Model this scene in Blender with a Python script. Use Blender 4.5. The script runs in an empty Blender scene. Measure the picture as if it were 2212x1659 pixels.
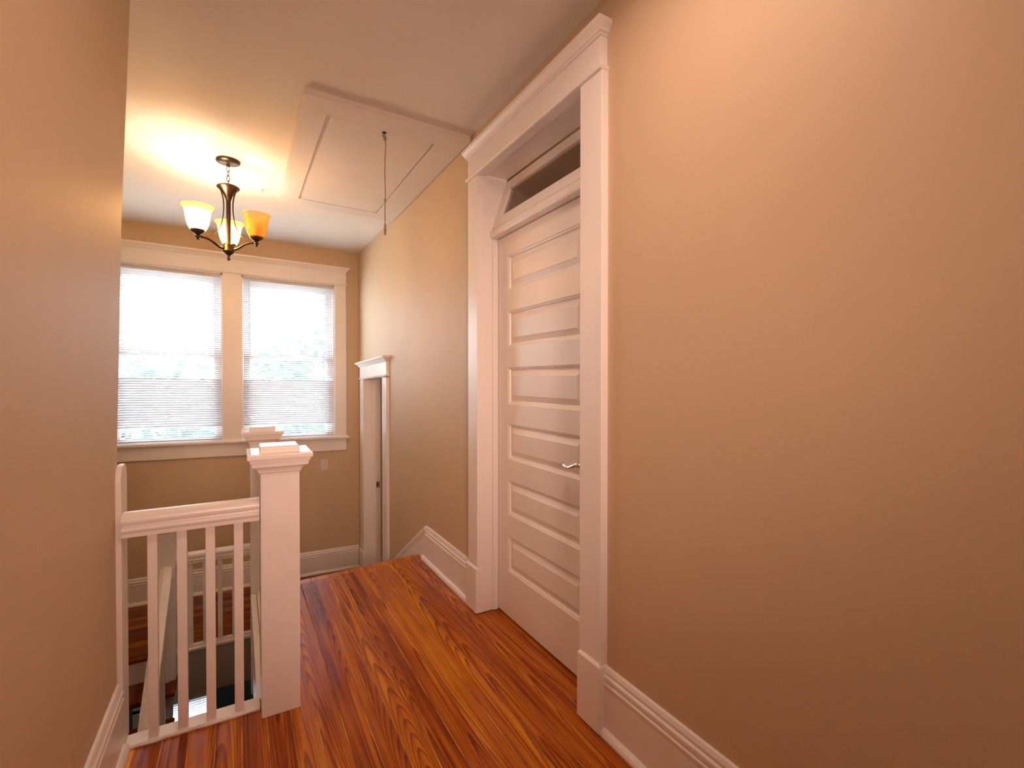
import bpy, bmesh, math, random
from mathutils import Vector, Matrix
random.seed(7)
C = bpy.context.scene.collection
SC = bpy.context.scene

# ------------------------------------------------------------------ camera, world, lights, exposure
cam_d = bpy.data.cameras.new('camera')
cam = bpy.data.objects.new('camera', cam_d)
C.objects.link(cam)
cam_d.sensor_width = 36.0
cam_d.lens = 1027.84 * 36.0 / 2212.0
cam_d.clip_start = 0.02
cam.location = (0, 0, 1.25)
cam.rotation_euler = (math.radians(90 - 0.62), 0, math.radians(-29.9326))
SC.camera = cam

world = bpy.data.worlds.new('overcast_sky')
SC.world = world
world.use_nodes = True
bg = world.node_tree.nodes['Background']
bg.inputs['Color'].default_value = (0.88, 0.94, 1.0, 1)
bg.inputs['Strength'].default_value = 20.0

LAMP = (1.0, 0.70, 0.46)


def point_light(name, loc, power, radius, color):
    d = bpy.data.lights.new(name, 'POINT')
    d.energy = power
    d.shadow_soft_size = radius
    d.color = color
    o = bpy.data.objects.new(name, d)
    o.location = loc
    C.objects.link(o)
    return o


def area_light(name, loc, rot, sx, sy, power, color, portal=False, shape='RECTANGLE'):
    d = bpy.data.lights.new(name, 'AREA')
    d.shape = shape
    d.size = sx
    if shape == 'RECTANGLE':
        d.size_y = sy
    d.energy = power
    d.color = color
    if portal:
        d.cycles.is_portal = True
    o = bpy.data.objects.new(name, d)
    o.location = loc
    o.rotation_euler = rot
    C.objects.link(o)
    return o


# hall lamp, flush with the ceiling in the middle of the hall, just above the picture's top edge
area_light('hall_ceiling_lamp', (0.54, 0.80, 2.581), (0, 0, 0), 0.30, 0.30, 9.8, (1.0, 0.66, 0.52), shape='DISK')
# added fill light behind the camera, brightening faces turned towards it
rear = area_light('rear_hall_fill', (0.0, -1.35, 1.60), (math.radians(86), 0, math.radians(-10)), 0.60, 0.60, 7.0, (1.0, 0.64, 0.50), shape='DISK')
rear.data.spread = math.radians(55)
# added fill light in the small room, to brighten the narrow doorway's jamb
point_light('small_room_fill', (2.1, 4.1, 1.0), 5.0, 0.08, (1.0, 0.72, 0.54))
point_light('side_room_fill', (2.5, 1.2, 2.3), 9.0, 0.08, (1.0, 0.68, 0.48))  # added fill light, so the room behind the transom glass looks lit
# daylight portals in the window openings (they only guide sampling of the sky)
area_light('portal_window_left', (-0.547, 5.42, 1.45), (math.radians(-90), 0, 0), 0.85, 1.6, 1, (1, 1, 1), True)
area_light('portal_window_right', (0.456, 5.42, 1.45), (math.radians(-90), 0, 0), 0.85, 1.6, 1, (1, 1, 1), True)
area_light('portal_window_below', (-0.51, 5.42, -2.2), (math.radians(-90), 0, 0), 0.58, 1.1, 1, (1, 1, 1), True)

SC.view_settings.view_transform = 'Standard'
SC.view_settings.look = 'None'
SC.view_settings.gamma = 1.0
SC.view_settings.use_curve_mapping = False
SC.view_settings.exposure = 0.12
SC.cycles.use_denoising = True
SC.cycles.max_bounces = 10
SC.cycles.diffuse_bounces = 6
SC.cycles.transparent_max_bounces = 16
SC.cycles.transmission_bounces = 8
SC.cycles.sample_clamp_indirect = 20.0
SC.cycles.caustics_reflective = False
SC.cycles.caustics_refractive = False


# ------------------------------------------------------------------ materials
def mat_base(name):
    m = bpy.data.materials.new(name)
    m.use_nodes = True
    nt = m.node_tree
    return m, nt, nt.nodes['Principled BSDF']


def N(nt, kind, **kw):
    n = nt.nodes.new(kind)
    for k, v in kw.items():
        if hasattr(n, k):
            setattr(n, k, v)
        else:
            n.inputs[k].default_value = v
    return n


def paint(name, col, rough, bump=0.0, scale=60.0, var=0.0, varscale=2.0, stretch=(1, 1, 1), spec=0.5):
    m, nt, b = mat_base(name)
    tc = N(nt, 'ShaderNodeNewGeometry')
    mp = N(nt, 'ShaderNodeMapping')
    mp.inputs['Scale'].default_value = stretch
    nt.links.new(tc.outputs['Position'], mp.inputs['Vector'])
    b.inputs['Roughness'].default_value = rough
    b.inputs['Base Color'].default_value = (*col, 1)
    b.inputs['Specular IOR Level'].default_value = spec
    if var:
        n = N(nt, 'ShaderNodeTexNoise')
        n.inputs['Scale'].default_value = varscale
        n.inputs['Detail'].default_value = 5
        nt.links.new(mp.outputs['Vector'], n.inputs['Vector'])
        r = N(nt, 'ShaderNodeMapRange')
        r.inputs['From Min'].default_value = 0.3
        r.inputs['From Max'].default_value = 0.7
        r.inputs['To Min'].default_value = 1 - var
        r.inputs['To Max'].default_value = 1 + var
        nt.links.new(n.outputs['Fac'], r.inputs['Value'])
        mx = N(nt, 'ShaderNodeVectorMath', operation='SCALE')
        mx.inputs[0].default_value = col
        nt.links.new(r.outputs['Result'], mx.inputs['Scale'])
        nt.links.new(mx.outputs['Vector'], b.inputs['Base Color'])
    if bump:
        n2 = N(nt, 'ShaderNodeTexNoise')
        n2.inputs['Scale'].default_value = scale
        n2.inputs['Detail'].default_value = 4
        nt.links.new(mp.outputs['Vector'], n2.inputs['Vector'])
        bm = N(nt, 'ShaderNodeBump')
        bm.inputs['Strength'].default_value = bump
        bm.inputs['Distance'].default_value = 0.004
        nt.links.new(n2.outputs['Fac'], bm.inputs['Height'])
        nt.links.new(bm.outputs['Normal'], b.inputs['Normal'])
    return m


M = {}
M['wall'] = paint('tan_eggshell_wall_paint', (0.62, 0.478, 0.322), 0.55, 0.10, 45, 0.03, 1.6, spec=0.28)
M['ceiling'] = paint('flat_ceiling_paint', (0.80, 0.77, 0.73), 0.8, 0.06, 60, 0.02, 1.2, spec=0.2)
M['trim'] = paint('white_gloss_trim_paint', (0.87, 0.835, 0.815), 0.34, 0.10, 30, 0.02, 5.0, (1, 1, 0.25))
M['rail_paint'] = paint('worn_white_gloss_paint', (0.87, 0.835, 0.815), 0.30, 0.22, 40, 0.03, 8.0)
M['hatch_paint'] = paint('hatch_board_paint', (0.74, 0.68, 0.63), 0.6, 0.08, 40, 0.02, 5.0)
M['navy'] = paint('navy_wall_paint', (0.08, 0.19, 0.34), 0.5, 0.08, 45)
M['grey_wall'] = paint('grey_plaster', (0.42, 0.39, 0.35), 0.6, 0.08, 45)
M['subfloor'] = paint('golden_seam_filler', (0.55, 0.27, 0.065), 0.6, 0.3, 90, 0.85, 5.0)
M['plastic'] = paint('switch_plastic', (0.72, 0.66, 0.60), 0.35)
M['soffit'] = paint('white_exterior_paint', (0.80, 0.80, 0.80), 0.6)
M['ground'] = paint('pale_ground', (0.42, 0.42, 0.39), 0.9, 0.2, 8, 0.2, 1.0)
M['bark'] = paint('bark', (0.22, 0.19, 0.16), 0.9, 0.6, 20, 0.2, 6.0)
M['cord'] = paint('braided_cord', (0.40, 0.27, 0.16), 0.8, 0.5, 300, 0.2, 120.0)
M['dark'] = paint('dark_gap', (0.05, 0.03, 0.02), 0.8)


def wood_mat(name='varnished_heart_pine', depth_=1.0):
    m, nt, b = mat_base(name)
    L = nt.links.new
    tc = N(nt, 'ShaderNodeTexCoord')
    oi = N(nt, 'ShaderNodeObjectInfo')
    # per-plank random numbers
    wn = N(nt, 'ShaderNodeTexWhiteNoise', noise_dimensions='1D')
    L(oi.outputs['Random'], wn.inputs['W'])
    sepr = N(nt, 'ShaderNodeSeparateColor')
    L(wn.outputs['Color'], sepr.inputs['Color'])
    sep = N(nt, 'ShaderNodeSeparateXYZ')
    L(tc.outputs['Object'], sep.inputs['Vector'])
    off = N(nt, 'ShaderNodeVectorMath', operation='SCALE')
    L(wn.outputs['Color'], off.inputs[0])
    off.inputs['Scale'].default_value = 37.0
    # low frequency warp along the board
    mp = N(nt, 'ShaderNodeMapping')
    mp.inputs['Scale'].default_value = (6.0, 0.75, 6.0)
    L(tc.outputs['Object'], mp.inputs['Vector'])
    add = N(nt, 'ShaderNodeVectorMath', operation='ADD')
    L(mp.outputs['Vector'], add.inputs[0])
    L(off.outputs['Vector'], add.inputs[1])
    n1 = N(nt, 'ShaderNodeTexNoise')
    n1.inputs['Scale'].default_value = 1.0
    n1.inputs['Detail'].default_value = 1.0
    L(add.outputs['Vector'], n1.inputs['Vector'])

    def math_(op, a, bb, c=None):
        q = N(nt, 'ShaderNodeMath', operation=op)
        for i, v in enumerate((a, bb) if c is None else (a, bb, c)):
            if isinstance(v, (int, float)):
                q.inputs[i].default_value = v
            else:
                L(v, q.inputs[i])
        return q.outputs[0]
    # heart of the log: x offset and how deep below the face; the depth drifts along the board -> cathedral arches
    x0 = math_('MULTIPLY_ADD', sepr.outputs['Red'], 0.10, -0.05)
    xx = math_('SUBTRACT', sep.outputs['X'], x0)
    depth = math_('MULTIPLY_ADD', sep.outputs['Y'], 0.016, math_('MULTIPLY_ADD', sepr.outputs['Green'], 0.08, 0.004))
    warp = math_('MULTIPLY_ADD', n1.outputs['Fac'], 0.05, -0.025)
    depth = math_('ADD', depth, warp)
    r2 = math_('ADD', math_('MULTIPLY', xx, xx), math_('MULTIPLY', depth, depth))
    r = math_('SQRT', r2, 0.0)
    ring = math_('FRACT', math_('MULTIPLY', r, 250.0), 0.0)
    # fine fibre
    mp2 = N(nt, 'ShaderNodeMapping')
    mp2.inputs['Scale'].default_value = (420.0, 7.0, 420.0)
    L(tc.outputs['Object'], mp2.inputs['Vector'])
    n2 = N(nt, 'ShaderNodeTexNoise')
    n2.inputs['Scale'].default_value = 1.0
    n2.inputs['Detail'].default_value = 2
    L(mp2.outputs['Vector'], n2.inputs['Vector'])
    # blotches
    mp3 = N(nt, 'ShaderNodeMapping')
    mp3.inputs['Scale'].default_value = (14.0, 1.8, 14.0)
    L(tc.outputs['Object'], mp3.inputs['Vector'])
    add3 = N(nt, 'ShaderNodeVectorMath', operation='ADD')
    L(mp3.outputs['Vector'], add3.inputs[0])
    L(off.outputs['Vector'], add3.inputs[1])
    n3 = N(nt, 'ShaderNodeTexNoise')
    n3.inputs['Scale'].default_value = 1.0
    n3.inputs['Detail'].default_value = 4
    L(add3.outputs['Vector'], n3.inputs['Vector'])
    # long streaks of darker heartwood
    mp4 = N(nt, 'ShaderNodeMapping')
    mp4.inputs['Scale'].default_value = (55.0, 1.3, 55.0)
    L(tc.outputs['Object'], mp4.inputs['Vector'])
    add4 = N(nt, 'ShaderNodeVectorMath', operation='ADD')
    L(mp4.outputs['Vector'], add4.inputs[0])
    L(off.outputs['Vector'], add4.inputs[1])
    n4 = N(nt, 'ShaderNodeTexNoise')
    n4.inputs['Scale'].default_value = 1.0
    n4.inputs['Detail'].default_value = 3
    L(add4.outputs['Vector'], n4.inputs['Vector'])
    cr = N(nt, 'ShaderNodeValToRGB')
    e = cr.color_ramp.elements
    e[0].position = 0.0
    e[0].color = (1.0, 1.0, 1.0, 1)
    e[1].position = 1.0
    e[1].color = (0.92, 0.90, 0.88, 1)
    for p, c in ((0.55, (0.86, 0.82, 0.80, 1)), (0.78, (0.50, 0.40, 0.38, 1)), (0.90, (0.38, 0.26, 0.26, 1))):
        k = e.new(p)
        k.color = c
    L(math_('MULTIPLY_ADD', n2.outputs['Fac'], 0.30, math_('MULTIPLY_ADD', ring, 0.92, -0.10)), cr.inputs['Fac'])
    base = N(nt, 'ShaderNodeValToRGB')
    e = base.color_ramp.elements
    e[0].position = 0.18
    e[0].color = (0.20, 0.030, 0.005, 1)
    e[1].position = 0.90
    e[1].color = (0.82, 0.345, 0.022, 1)
    k = e.new(0.45)
    k.color = (0.46, 0.115, 0.009, 1)
    k = e.new(0.68)
    k.color = (0.64, 0.215, 0.012, 1)
    tone = math_('MULTIPLY_ADD', sepr.outputs['Blue'], 0.32, math_('MULTIPLY_ADD', n3.outputs['Fac'], 0.75, math_('MULTIPLY_ADD', n4.outputs['Fac'], 0.95, -0.47)))
    L(tone, base.inputs['Fac'])
    mul = N(nt, 'ShaderNodeMix', data_type='RGBA', blend_type='MULTIPLY')
    mul.inputs['Factor'].default_value = 0.9
    L(base.outputs['Color'], mul.inputs['A'])
    L(cr.outputs['Color'], mul.inputs['B'])
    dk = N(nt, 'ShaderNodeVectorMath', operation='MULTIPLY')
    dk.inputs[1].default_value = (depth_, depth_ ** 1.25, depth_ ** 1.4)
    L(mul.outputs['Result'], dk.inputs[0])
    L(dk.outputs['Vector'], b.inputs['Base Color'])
    rr = N(nt, 'ShaderNodeMapRange')
    rr.inputs['To Min'].default_value = 0.12
    rr.inputs['To Max'].default_value = 0.30
    L(n3.outputs['Fac'], rr.inputs['Value'])
    L(rr.outputs['Result'], b.inputs['Roughness'])
    b.inputs['Specular IOR Level'].default_value = 0.17
    bm = N(nt, 'ShaderNodeBump')
    bm.inputs['Strength'].default_value = 0.12
    bm.inputs['Distance'].default_value = 0.003
    hsum = math_('MULTIPLY_ADD', n3.outputs['Fac'], 1.5, math_('MULTIPLY', n2.outputs['Fac'], 0.25))
    L(hsum, bm.inputs['Height'])
    L(bm.outputs['Normal'], b.inputs['Normal'])
    return m


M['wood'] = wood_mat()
M['wood_dark'] = wood_mat('shade_darkened_pine', 0.42)  # same pine, with the shade on landing and lower flight put into its colour


def metal(name, col, rough, var=0.0):
    m, nt, b = mat_base(name)
    b.inputs['Base Color'].default_value = (*col, 1)
    b.inputs['Metallic'].default_value = 1.0
    n = N(nt, 'ShaderNodeTexNoise')
    n.inputs['Scale'].default_value = 55
    r = N(nt, 'ShaderNodeMapRange')
    r.inputs['To Min'].default_value = rough - 0.06
    r.inputs['To Max'].default_value = rough + 0.06
    nt.links.new(n.outputs['Fac'], r.inputs['Value'])
    nt.links.new(r.outputs['Result'], b.inputs['Roughness'])
    return m


M['bronze'] = metal('oil_rubbed_bronze', (0.12, 0.078, 0.05), 0.36)
M['chrome'] = metal('satin_chrome', (0.86, 0.86, 0.87), 0.16)
M['steel'] = metal('worn_steel', (0.45, 0.40, 0.34), 0.35)


def amber_glass():
    m, nt, b = mat_base('amber_art_glass')
    out = nt.nodes['Material Output']
    geo = N(nt, 'ShaderNodeNewGeometry')
    n = N(nt, 'ShaderNodeTexNoise')
    n.inputs['Scale'].default_value = 14
    n.inputs['Detail'].default_value = 3
    nt.links.new(geo.outputs['Position'], n.inputs['Vector'])
    cr = N(nt, 'ShaderNodeValToRGB')
    cr.color_ramp.elements[0].position = 0.3
    cr.color_ramp.elements[0].color = (0.93, 0.58, 0.10, 1)
    cr.color_ramp.elements[1].position = 0.7
    cr.color_ramp.elements[1].color = (0.96, 0.68, 0.18, 1)
    nt.links.new(n.outputs['Fac'], cr.inputs['Fac'])
    tr = N(nt, 'ShaderNodeBsdfTranslucent')
    nt.links.new(cr.outputs['Color'], tr.inputs['Color'])
    nt.links.new(cr.outputs['Color'], b.inputs['Base Color'])
    b.inputs['Roughness'].default_value = 0.2
    mx = N(nt, 'ShaderNodeMixShader')
    mx.inputs['Fac'].default_value = 0.62
    nt.links.new(b.outputs['BSDF'], mx.inputs[1])
    nt.links.new(tr.outputs['BSDF'], mx.inputs[2])
    tp_ = N(nt, 'ShaderNodeBsdfTransparent')
    tp_.inputs['Color'].default_value = (1.0, 0.68, 0.36, 1)
    mx2 = N(nt, 'ShaderNodeMixShader')
    mx2.inputs['Fac'].default_value = 0.5
    nt.links.new(mx.outputs['Shader'], mx2.inputs[1])
    nt.links.new(tp_.outputs['BSDF'], mx2.inputs[2])
    nt.links.new(mx2.outputs['Shader'], out.inputs['Surface'])
    return m


M['amber'] = amber_glass()


def bulb_mat(name, col, strength):
    m, nt, b = mat_base(name)
    b.inputs['Base Color'].default_value = (0.9, 0.85, 0.75, 1)
    b.inputs['Roughness'].default_value = 0.4
    if strength:
        b.inputs['Emission Color'].default_value = (*col, 1)
        b.inputs['Emission Strength'].default_value = strength
    return m


M['bulb_on'] = bulb_mat('lit_bulb', (1.0, 0.76, 0.50), 470.0)
M['bulb_off'] = bulb_mat('unlit_bulb', (1, 1, 1), 0)


def pane_glass(name, tint, refl):
    m, nt, b = mat_base(name)
    nt.nodes.remove(b)
    out = nt.nodes['Material Output']
    t = N(nt, 'ShaderNodeBsdfTransparent')
    t.inputs['Color'].default_value = (*tint, 1)
    g = N(nt, 'ShaderNodeBsdfGlossy')
    g.inputs['Roughness'].default_value = 0.02
    lw = N(nt, 'ShaderNodeLayerWeight')
    lw.inputs['Blend'].default_value = 0.5
    pw = N(nt, 'ShaderNodeMath', operation='POWER')
    pw.inputs[1].default_value = 5.0
    nt.links.new(lw.outputs['Facing'], pw.inputs[0])
    mu = N(nt, 'ShaderNodeMath', operation='MULTIPLY_ADD')
    mu.inputs[1].default_value = 0.9 * refl
    mu.inputs[2].default_value = 0.04 * refl
    nt.links.new(pw.outputs[0], mu.inputs[0])
    mx = N(nt, 'ShaderNodeMixShader')
    nt.links.new(mu.outputs[0], mx.inputs['Fac'])
    nt.links.new(t.outputs['BSDF'], mx.inputs[1])
    nt.links.new(g.outputs['BSDF'], mx.inputs[2])
    nt.links.new(mx.outputs['Shader'], out.inputs['Surface'])
    return m


M['glass'] = pane_glass('window_glass', (0.95, 0.97, 0.97), 0.8)
M['transom_glass'] = pane_glass('transom_glass', (0.80, 0.74, 0.66), 1.0)


def blind_mat():
    m, nt, b = mat_base('white_blind_slat')
    out = nt.nodes['Material Output']
    b.inputs['Base Color'].default_value = (0.66, 0.66, 0.69, 1)
    b.inputs['Roughness'].default_value = 0.4
    tr = N(nt, 'ShaderNodeBsdfTranslucent')
    tr.inputs['Color'].default_value = (0.80, 0.80, 0.85, 1)
    mx = N(nt, 'ShaderNodeMixShader')
    mx.inputs['Fac'].default_value = 0.06
    nt.links.new(b.outputs['BSDF'], mx.inputs[1])
    nt.links.new(tr.outputs['BSDF'], mx.inputs[2])
    nt.links.new(mx.outputs['Shader'], out.inputs['Surface'])
    return m


M['blind'] = blind_mat()


def leaf_mat():
    m, nt, b = mat_base('pale_leaves')
    out = nt.nodes['Material Output']
    geo = N(nt, 'ShaderNodeNewGeometry')
    n = N(nt, 'ShaderNodeTexNoise')
    n.inputs['Scale'].default_value = 3.0
    nt.links.new(geo.outputs['Position'], n.inputs['Vector'])
    cr = N(nt, 'ShaderNodeValToRGB')
    cr.color_ramp.elements[0].color = (0.03, 0.075, 0.06, 1)
    cr.color_ramp.elements[1].color = (0.10, 0.17, 0.13, 1)
    nt.links.new(n.outputs['Fac'], cr.inputs['Fac'])
    nt.links.new(cr.outputs['Color'], b.inputs['Base Color'])
    b.inputs['Roughness'].default_value = 0.5
    tr = N(nt, 'ShaderNodeBsdfTranslucent')
    nt.links.new(cr.outputs['Color'], tr.inputs['Color'])
    mx = N(nt, 'ShaderNodeMixShader')
    mx.inputs['Fac'].default_value = 0.4
    nt.links.new(b.outputs['BSDF'], mx.inputs[1])
    nt.links.new(tr.outputs['BSDF'], mx.inputs[2])
    nt.links.new(mx.outputs['Shader'], out.inputs['Surface'])
    return m


M['leaf'] = leaf_mat()

SH = 0.0173        # the old house sags: ceiling, landing and window wall fall this much per metre to the right


def shear(v):
    return (v[0], v[1], v[2] - SH * v[0])


# ------------------------------------------------------------------ mesh building
class MB:
    def __init__(self):
        self.v = []
        self.f = []

    def box(self, x0, x1, y0, y1, z0, z1):
        i = len(self.v)
        self.v += [(x0, y0, z0), (x1, y0, z0), (x1, y1, z0), (x0, y1, z0), (x0, y0, z1), (x1, y0, z1), (x1, y1, z1), (x0, y1, z1)]
        self.f += [tuple(i + k for k in q) for q in ((0, 3, 2, 1), (4, 5, 6, 7), (0, 1, 5, 4), (1, 2, 6, 5), (2, 3, 7, 6), (3, 0, 4, 7))]
        return self

    def rings(self, rings, cap0=True, cap1=True, closed=True):
        """Loft through rings of equally many points."""
        i = len(self.v)
        n = len(rings[0])
        for r in rings:
            self.v += [tuple(p) for p in r]
        for a in range(len(rings) - 1):
            for k in range(n if closed else n - 1):
                k2 = (k + 1) % n
                self.f.append((i + a * n + k, i + a * n + k2, i + (a + 1) * n + k2, i + (a + 1) * n + k))
        if cap0:
            self.f.append(tuple(i + k for k in reversed(range(n))))
        if cap1:
            self.f.append(tuple(i + (len(rings) - 1) * n + k for k in range(n)))
        return self

    def rect_loft(self, x0, x1, y0, y1, levels, ex=(1, 1, 1, 1)):
        """levels: (z, expand); ex: which sides (x0, x1, y0, y1) expand -> mitred caps and crowns."""
        rs = []
        for z, e in levels:
            a, b, c, d = x0 - e * ex[0], x1 + e * ex[1], y0 - e * ex[2], y1 + e * ex[3]
            rs.append([(a, c, z), (b, c, z), (b, d, z), (a, d, z)])
        return self.rings(rs)

    def lathe(self, cx, cy, prof, n=24, cap0=True, cap1=True):
        rs = []
        for r, z in prof:
            rs.append([(cx + r * math.cos(2 * math.pi * k / n), cy + r * math.sin(2 * math.pi * k / n), z) for k in range(n)])
        return self.rings(rs, cap0, cap1)

    def tube(self, pts, rad, n=8, flat=1.0):
        pts = [Vector(p) for p in pts]
        rs = []
        up = Vector((0, 0, 1))
        side = None
        for k, p in enumerate(pts):
            d = (pts[min(k + 1, len(pts) - 1)] - pts[max(k - 1, 0)]).normalized()
            if side is None:
                side = d.cross(up)
                if side.length < 1e-4:
                    side = d.cross(Vector((1, 0, 0)))
            side = (side - d * side.dot(d)).normalized()
            u2 = side.cross(d).normalized()
            rr = rad[k] if isinstance(rad, (list, tuple)) else rad
            rs.append([p + side * (rr * math.cos(2 * math.pi * q / n)) + u2 * (rr * flat * math.sin(2 * math.pi * q / n)) for q in range(n)])
        return self.rings(rs)

    def extrude(self, prof, fn0, fn1):
        """Closed profile swept between two frames; fn maps (a, b) of the profile to a point."""
        return self.rings([[fn0(a, b) for a, b in prof], [fn1(a, b) for a, b in prof]])

    def build(self, name, mat, parent=None, sheared=False, smooth=False, bevel=0.0, origin=None, fix=None, smooth_angle=None):
        base = Vector((0, 0, 0))
        if parent is not None:
            base = Vector(parent['_base']) if '_base' in parent else Vector((0, 0, 0))
        vs = self.v
        if fix is not None:
            vs = [fix(p) for p in vs]
        if sheared:
            vs = [shear(p) for p in vs]
        own = Vector(origin) if origin is not None else base
        me = bpy.data.meshes.new(name)
        me.from_pydata([tuple(Vector(p) - own) for p in vs], [], self.f)
        bm = bmesh.new()
        bm.from_mesh(me)
        bmesh.ops.recalc_face_normals(bm, faces=bm.faces)
        bm.to_mesh(me)
        bm.free()
        me.materials.append(mat)
        if smooth:
            for p in me.polygons:
                p.use_smooth = True
        o = bpy.data.objects.new(name, me)
        C.objects.link(o)
        o.location = own - base if parent is not None else own
        if parent is not None:
            o.parent = parent
        o['_base'] = tuple(own)
        if bevel:
            md = o.modifiers.new('edge', 'BEVEL')
            md.width = bevel
            md.segments = 2
            md.limit_method = 'ANGLE'
            md.angle_limit = math.radians(40)
        if smooth_angle:
            for p in me.polygons:
                p.use_smooth = True
            md = o.modifiers.new('smooth', 'EDGE_SPLIT')
            md.split_angle = math.radians(smooth_angle)
        return o


def thing(name, loc, label, cat, group=None, kind=None):
    o = bpy.data.objects.new(name, None)
    o.empty_display_size = 0.1
    o.location = loc
    C.objects.link(o)
    o['_base'] = tuple(loc)
    return tag(o, label, cat, group, kind)


def tag(o, label=None, cat=None, group=None, kind=None):
    if label:
        o['label'] = label
    if cat:
        o['category'] = cat
    if group:
        o['group'] = group
    if kind:
        o['kind'] = kind
    return o


def copy_part(o, dx=0, dy=0, dz=0):
    c = o.copy()
    C.objects.link(c)
    c.location = Vector(o.location) + Vector((dx, dy, dz))
    return c


def struct(o, label, cat):
    return tag(o, label, cat, None, 'structure')


# ------------------------------------------------------------------ key dimensions
XR = 1.125            # right wall face
YB = 5.265            # window wall face
H = 2.608             # ceiling height at x = 0
ZL = -0.757           # landing floor (sheared)
WT = 0.15             # wall thickness
YN = -2.6             # rear end of hall
XS = -1.32            # stairwell's outer wall face
D1 = (1.40, 2.275, 2.338)         # door_1 opening y0 y1 top
D2 = (4.213, 4.94, 1.262)         # door_2 opening
WL = (-0.970, -0.124)             # left sash opening
WR = (0.033, 0.880)               # right sash opening
WZ = (0.655, 2.245)
W3 = (-0.80, -0.225, -2.75, -1.672)

# ------------------------------------------------------------------ walls, ceiling
m = MB()
x0, x1 = XR, XR + WT
m.box(x0, x1, YN, D1[0] - 0.012, -3.0, 2.75)
m.box(x0, x1, D1[0] - 0.012, D1[1] + 0.012, D1[2] + 0.012, 2.75)
m.box(x0, x1, D1[0] - 0.012, D1[1] + 0.012, -3.0, -0.05)
m.box(x0, x1, D1[1] + 0.012, D2[0] - 0.012, -3.0, 2.75)
m.box(x0, x1, D2[0] - 0.012, D2[1] + 0.012, D2[2] + 0.03, 2.75)
m.box(x0, x1, D2[0] - 0.012, D2[1] + 0.012, -3.0, ZL - 0.03)
m.box(x0, x1, D2[1] + 0.012, YB + WT, -3.0, 2.75)
struct(m.build('wall_right', M['wall']), 'tan painted wall on the right side with two white trimmed doorways', 'wall')

m = MB()
prof = [(-0.356, -0.36), (-0.356, 1.04), (-0.339, 1.786), (-0.325, 2.158), (-0.311, 2.537), (-0.307, 2.70), (-0.49, 2.70), (-0.49, -0.36)]
m.extrude(prof, lambda a, b: (a, YN, b), lambda a, b: (a, 2.06, b))
struct(m.build('wall_left', M['wall']), 'tan painted wall on the left ending at the stair railing', 'wall')

m = MB()
yb0, yb1 = YB, YB + WT
m.box(XS - WT, WL[0], yb0, yb1, -1.15, 2.75)
m.box(WL[1], WR[0], yb0, yb1, -1.15, 2.75)
m.box(WR[1], XR, yb0, yb1, -1.15, 2.75)
for a, b in (WL, WR):
    m.box(a, b, yb0, yb1, -1.15, WZ[0])
    m.box(a, b, yb0, yb1, WZ[1], 2.75)
struct(m.build('wall_back', M['wall'], sheared=True), 'tan painted window wall at the far end of the landing', 'wall')

m = MB()
m.box(XS - WT, W3[0], yb0, yb1, -3.0, -1.15)
m.box(W3[1], XR, yb0, yb1, -3.0, -1.15)
m.box(W3[0], W3[1], yb0, yb1, -3.0, W3[2])
m.box(W3[0], W3[1], yb0, yb1, W3[3], -1.15)
struct(m.build('wall_lower', M['navy']), 'dark navy wall of the lower floor seen down the stairwell', 'wall')

struct(MB().box(XS - WT, XS, 1.95, YB, -3.0, 2.75).build('wall_stairwell', M['wall']), 'tan outer wall of the stairwell beyond the left wall', 'wall')
struct(MB().box(XS - WT, -0.49, 1.95, 2.06, -0.36, 2.75).build('wall_front', M['wall']), 'tan wall closing the stairwell behind the left wall', 'wall')
struct(MB().box(-0.49, XR + WT, YN - 0.12, YN, -0.36, 2.75).build('wall_rear', M['wall']), 'tan wall at the rear end of the hall', 'wall')

m = MB()
m.box(XS - WT, 4.0, YN - 0.12, YB + WT, H, H + 0.12)
struct(m.build('ceiling', M['ceiling'], sheared=True), 'off-white flat ceiling over hall and landing', 'ceiling')

# rooms behind the two doorways (seen through the transom glass and the open door)
m = MB()
m.box(3.6, 3.72, YN, 3.0, -0.2, 2.75)
m.box(XR + WT, 3.6, -0.6, -0.5, -0.2, 2.75)
m.box(XR + WT, 3.6, 2.95, 3.05, -0.2, 2.75)
struct(m.build('wall_side_room', M['wall']), 'tan walls of the room behind the panelled door', 'wall')
struct(MB().box(XR + WT, 3.6, -0.5, 2.95, -0.12, -0.02).build('floor_side_room', M['subfloor']), 'wood floor of the room behind the panelled door', 'floor')
m = MB()
m.box(XR + WT, 2.6, YB, YB + WT, -1.0, 2.2)
m.box(2.6, 2.7, 3.5, YB + WT, -1.0, 2.2)
m.box(XR + WT, 2.6, 3.5, 3.6, -1.0, 2.2)
m.box(XR + WT, 2.7, 3.5, YB + WT, 2.2, 2.3)
struct(m.build('wall_small_room', M['wall']), 'tan walls of the small room behind the narrow doorway', 'wall')
struct(MB().box(XR + WT, 2.6, 3.6, YB, -0.87, ZL - 0.035).build('floor_small_room', M['subfloor']), 'wood floor of the small room off the landing', 'floor')
struct(MB().box(XR + WT, 2.6, YB - 0.016, YB, ZL - 0.035, ZL + 0.05).build('baseboard_small_room', M['trim'], bevel=0.003), 'white baseboard inside the small room', 'baseboard')

# ------------------------------------------------------------------ floors
PW = 0.0796           # plank width


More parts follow.
